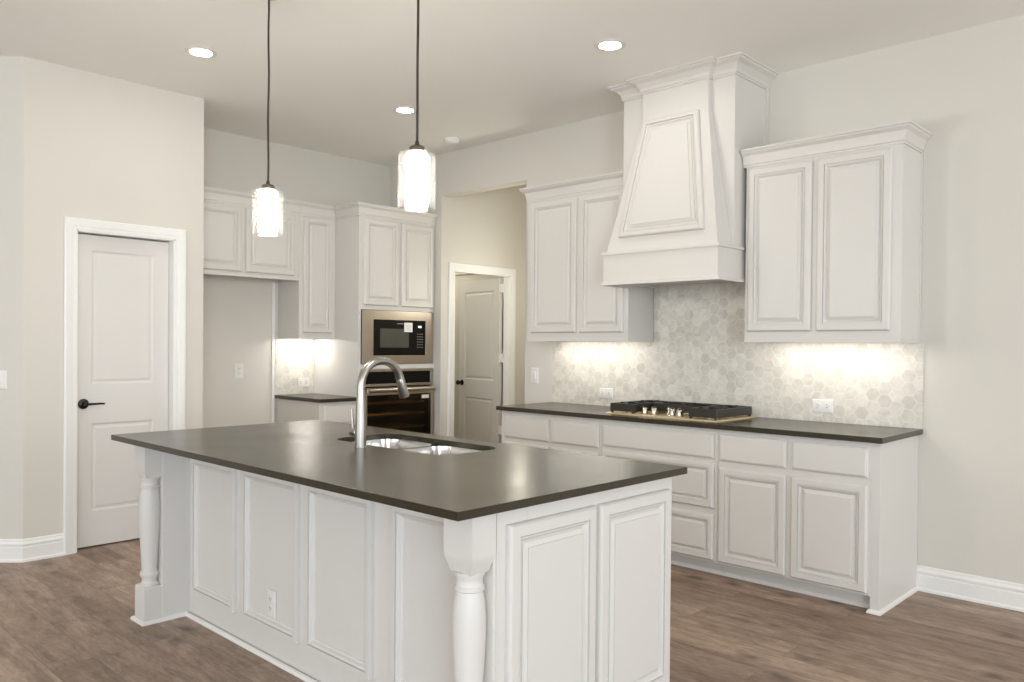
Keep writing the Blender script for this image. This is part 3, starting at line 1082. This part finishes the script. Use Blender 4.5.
# end panels
FE = front_x(IX1)
raised('end_panel', FE, 1.700, 2.118, .105, .835, isl)
raised('end_panel', FE, 2.140, 2.570, .105, .835, isl)
for yy in (1.668, ):
    MB().box(IX1, IX1 + .004, yy - .010, yy - .004, .02, .8875).build('bead', M_cab, isl)


def leg(cx, cy):
    m = MB()
    hw = .0605

    def sq(w_, z):
        return [(cx - w_, cy - w_ * .8, z), (cx + w_, cy - w_ * .8, z), (cx + w_, cy + w_ * .8, z), (cx - w_, cy + w_ * .8, z)]
    m.loops([sq(.042, .705), sq(.046, .712), sq(.052, .732), sq(.0585, .748), sq(hw, .760), sq(hw, .8875)])
    m.loops([sq(.0585, 0), sq(.0585, .168), sq(.052, .176)])
    prof = [(.044, .172), (.045, .182), (.036, .190), (.034, .200), (.036, .214), (.043, .222), (.0445, .232), (.043, .240), (.036, .246), (.036, .258), (.0385, .300), (.043, .380), (.048, .460), (.0505, .530), (.0505, .570), (.047, .615), (.0415, .645), (.0405, .650), (.0455, .654), (.0455, .664), (.041, .668), (.0395, .680), (.041, .690), (.046, .698), (.046, .708)]
    m.lathe((cx, cy, 0), prof, n=36)
    return m.build('leg', M_cab, isl, smooth=35)


leg(-3.984, 1.603)
leg(-1.694, 1.603)

# island top with the sink cut-out
SX0, SX1, SY0, SY1 = -3.250, -2.445, 2.150, 2.520
ic = slab_hole([(-4.102, 1.463), (-1.593, 1.463), (-1.593, 2.638), (-4.102, 2.638)], rrect(SX0, SX1, SY0, SY1, .09), .888, .914)
ic = ic.build('island_countertop', M_stone, bevel=.0015)
tag(ic, 'wide dark stone island countertop with the sink cut into it', 'countertop')

# sink
sk = empty('kitchen_sink', (-2.83, 2.335, .887), 'double-bowl stainless undermount sink in the island top', 'sink')
XD = -2.88


def bowl(x0, x1, y0, y1):
    rings = []
    for ins, z, r in ((0, .8865, .085), (.004, .862, .08), (.010, .74, .075), (.016, .712, .07), (.030, .700, .06), (.060, .697, .04)):
        rings.append([(p[0], p[1], z) for p in rrect(x0 + ins, x1 - ins, y0 + ins, y1 - ins, r)])
    m = MB()
    m.loops(rings, cap0=False)
    return m.build('bowl', M_sink, sk, smooth=40)


b1 = bowl(SX0 - .008, XD - .012, SY0 - .008, SY1 + .008)
b2 = bowl(XD + .012, SX1 + .008, SY0 - .008, SY1 + .008)
for bo, cx in ((b1, (SX0 + XD) / 2), (b2, (SX1 + XD) / 2)):
    MB().lathe((cx, 2.36, .697), [(.045, 0), (.045, .003), (.036, .004), (.032, -.002), (.003, -.003)], n=24).build('drain', M_nickel, bo, smooth=40)
rim = slab_hole([(SX0 - .03, SY0 - .02), (SX1 + .03, SY0 - .02), (SX1 + .03, SY1 + .03), (SX0 - .03, SY1 + .03)], rrect(SX0 - .008, SX1 + .008, SY0 - .008, SY1 + .008, .085), .8845, .8872)
rim.build('rim', M_sink, sk)
dv = MB()
dv.box(XD - .0135, XD + .0135, SY0 + .03, SY1 - .03, .80, .8740)
dv.build('divider', M_sink, sk, bevel=.006)

# faucet
FXc, FYc = -2.900, 2.078
fc = empty('faucet', (FXc, FYc, .914), 'tall brushed nickel gooseneck faucet with a pull-down spray head', 'faucet')
m = MB()
m.lathe((FXc, FYc, .914), [(.0265, 0), (.0265, .004), (.0245, .006), (.0240, .10), (.0215, .195), (.0215, .200), (.0205, .201), (.0205, .204), (.0200, .206)], n=28)
m.build('base', M_nickel, fc, smooth=40)
R = .111
zc = .914 + .268
pts = [(FXc, FYc, 1.12), (FXc, FYc, zc - .04)]
N = 18
for k in range(N + 1):
    a = pi - radians(168) * k / N
    pts.append((FXc, FYc + R + R * cos(a), zc + R * sin(a)))
MB().tube(pts, [.0200, .0190] + [.0180] * (len(pts) - 2), 18).build('spout', M_nickel, fc, smooth=40)
end = Vector(pts[-1]); dirv = (Vector(pts[-1]) - Vector(pts[-2])).normalized()
hp = [end - dirv * .004, end + dirv * .002, end + dirv * .012, end + dirv * .078, end + dirv * .084]
MB().tube([tuple(p) for p in hp], [.0182, .0195, .0195, .0245, .0225], 20).build('spray_head', M_nickel, fc, smooth=40)
MB().lathe((FXc - .022, FYc, .914 + .062), [(.012, 0), (.0175, -.004), (.0185, -.040), (.016, -.044)], 'X', 20).build('handle_hub', M_nickel, fc, smooth=40)
MB().tube([(FXc - .054, FYc, .985), (FXc - .060, FYc, 1.01), (FXc - .068, FYc, 1.078)], [.0085, .0075, .0060], 10).build('handle_lever', M_nickel, fc, smooth=40)


# ------------------------------------------------------------------ pendants
def pendant(px, label, wob):
    py = 2.05
    r = empty('pendant_lamp', (px, py, 1.907), label, 'pendant lamp', 'pendant lamps over the island')
    zt, zb, R_ = 2.138, 1.912, .0765
    MB().lathe((px, py, ZC - .012), [(.050, 0), (.056, .004), (.056, .012)], n=28).build('canopy', M_rod, r, smooth=40)
    MB().tube([(px + wob * sin(k * 1.15) * (k % 12 > 0), py, zt + .02 + (ZC - .01 - zt - .02) * k / 12) for k in range(13)], .0052, 10).build('cord', M_rod, r, smooth=60)
    MB().lathe((px, py, zt), [(.032, .002), (.032, .020), (.025, .026), (.010, .024), (.008, .045)], n=24).build('cap', M_rod, r, smooth=40)
    g = MB()
    pr = [(.032, zt - .001), (R_ - .012, zt - .001), (R_ - .003, zt - .004), (R_, zt - .012), (R_, zb + .004), (R_ - .002, zb), (R_ - .005, zb + .001), (R_ - .004, zb + .006), (R_ - .004, zt - .012), (R_ - .012, zt - .006), (.032, zt - .005)]
    g.lathe((px, py, 0), pr, n=40, cap0=False, cap1=False)
    g.build('glass_shade', M_glass, r, smooth=40)
    g = MB()
    g.lathe((px, py, 0), [(.010, zt - .008), (.042, zt - .008), (.047, zt - .014), (.047, zb + .022), (.043, zb + .017), (.004, zb + .017)], n=32)
    g.build('inner_shade', M_shade, r, smooth=40)
    return r


pendant(-3.660, 'lit glass pendant lamp hanging over the end of the island by the pantry door', .0035)
pendant(-2.492, 'lit glass pendant lamp hanging over the sink half of the island', .001)


# ------------------------------------------------------------------ ceiling fixtures
def downlight(x, y, label):
    r = empty('recessed_downlight', (x, y, ZC), label, 'downlight', 'recessed ceiling downlights')
    MB().lathe((x, y, ZC), [(.062, -.001), (.066, -.006), (.088, -.005), (.092, -.001), (.092, 0)], n=36, cap0=False, cap1=False).build('trim_ring', M_plate, r, smooth=40)
    MB().lathe((x, y, ZC), [(.060, -.0022), (.003, -.0028)], n=32, cap0=False).build('diffuser', M_lamp, r)
    return r


downlight(-4.696, 2.183, 'lit recessed downlight nearest the pantry wall')
downlight(-2.810, 3.749, 'lit recessed downlight in front of the range hood')
downlight(-4.714, 3.759, 'lit recessed downlight nearest the oven cabinet corner, half behind a pendant rod')
sd = empty('smoke_detector', (-5.077, 4.558, ZC), 'small round white smoke detector on the ceiling near the hall opening', 'smoke detector')
MB().lathe((-5.077, 4.558, ZC), [(.068, 0), (.068, -.012), (.060, -.016), (.056, -.030), (.048, -.036), (.004, -.037)], n=32).build('housing', M_trim, sd, smooth=40)


def hall_fill_light(x, y, z, power, nm='hall_fill'):  # unseen fill light, added to brighten the hall and the far room
    l = bpy.data.lights.new(nm, 'POINT')
    l.energy = power; l.color = WARM; l.shadow_soft_size = .12
    o = bpy.data.objects.new(nm, l)
    COL.objects.link(o)
    o.location = (x, y, z)


hall_fill_light(-4.85, 5.3, 1.9, 13)
hall_fill_light(-7.0, 5.35, 2.5, 18)


# ------------------------------------------------------------------ under-cabinet lights
def led(name, loc, sx, sy, label, m_lens):
    r = empty('under_cabinet_light', loc, label, 'under-cabinet light', 'under-cabinet lights')
    x, y, z = loc
    MB().box(x - sx / 2, x + sx / 2, y - sy / 2, y + sy / 2, z - .010, z).build('housing', M_plate, r)
    MB().box(x - sx / 2 + .01, x + sx / 2 - .01, y - sy / 2 + .005, y + sy / 2 - .005, z - .0125, z - .010).build('lens', m_lens, r)


led('led', (-3.70, 4.705, 1.4245), .78, .04, 'lit strip light under the wall cabinet on the hall side of the hood', M_led)
led('led', (-1.90, 4.705, 1.4245), .78, .04, 'lit strip light under the wall cabinet near the bare wall', M_led)
led('led', (-6.18, 3.83, 1.4295), .05, .26, 'lit strip light under the narrow wall cabinet by the oven', M_led_short)


# ------------------------------------------------------------------ outlets and switches
def plate(name, fr, u, v, w_, h_, label, cat, kind, group=None):
    o, U, V, N = [Vector(q) for q in fr]
    root = o + U * u + V * v
    r = empty(name, root, label, cat, group)
    MB().rect(fr, u - w_ / 2, u + w_ / 2, v - h_ / 2, v + h_ / 2, [(0, 0), (0, .003), (.003, .006), (.006, .0065)]).build('plate', M_plate, r, smooth=25)

    def b(name2, a, c, sw, sh, h0, h1, m):
        MB().rect(fr, u + a - sw / 2, u + a + sw / 2, v + c - sh / 2, v + c + sh / 2, [(0, h0), (0, h1)]).build(name2, m, r)
    if kind == 'h':      # outlet turned on its side
        for a in (-.030, .030):
            MB().rect(fr, u + a - .017, u + a + .017, v - .021, v + .021, [(0, .006), (0, .0085), (.002, .009)]).build('receptacle', M_plate, r)
            m = MB()
            for dz in (-.008, .008):
                m.rect(fr, u + a - .006, u + a + .002, v + dz - .0018, v + dz + .0018, [(0, .009), (0, .0095)])
            m.rect(fr, u + a + .007, u + a + .011, v - .002, v + .002, [(0, .009), (0, .0095)])
            m.build('slots', M_slot, r)
    elif kind == 'v':
        for a in (-.020, .020):
            MB().rect(fr, u - .016, u + .016, v + a - .015, v + a + .015, [(0, .006), (0, .0085), (.002, .009)]).build('receptacle', M_plate, r)
            m = MB()
            for dz in (-.0065, .0065):
                m.rect(fr, u + dz - .0015, u + dz + .0015, v + a - .002, v + a + .006, [(0, .009), (0, .0095)])
            m.rect(fr, u - .002, u + .002, v + a - .009, v + a - .005, [(0, .009), (0, .0095)])
            m.build('slots', M_slot, r)
    else:
        MB().rect(fr, u - .017, u + .017, v - .033, v + .033, [(0, .006), (0, .0075), (.003, .010)]).build('rocker', M_plate, r)
    return r


FW = front_y(YW - .009)
plate('wall_outlet', FW, -3.640, 1.010, .125, .078, 'white outlet on the hexagon tile left of the cooktop', 'outlet', 'h', 'outlets on the backsplash')
plate('wall_outlet', FW, -1.988, 1.012, .128, .080, 'white outlet on the hexagon tile right of the cooktop', 'outlet', 'h', 'outlets on the backsplash')
plate('light_switch', front_y(YW), -4.378, 1.121, .080, .126, 'white light switch on the wall between hall opening and tile', 'light switch', 's')
plate('wall_outlet', front_x(XO), 3.284, 1.129, .078, .126, 'white outlet in the empty refrigerator space', 'outlet', 'v')
plate('wall_outlet', front_x(XO + .009), 3.900, 1.016, .125, .078, 'white outlet on the small tile above the short counter', 'outlet', 'h')
plate('wall_outlet', front_y(IY0 - .004), -3.106, .245, .064, .116, 'white outlet low on a seating-side panel of the island', 'outlet', 'v')
U45 = Vector((1, 1, 0)).normalized(); N45 = Vector((1, -1, 0)).normalized()
f45 = ((c45.x, c45.y, 0), U45, Z, N45)
plate('light_switch', f45, -.139, 1.127, .078, .115, 'white light switch at the edge of the diagonal wall', 'light switch', 's')
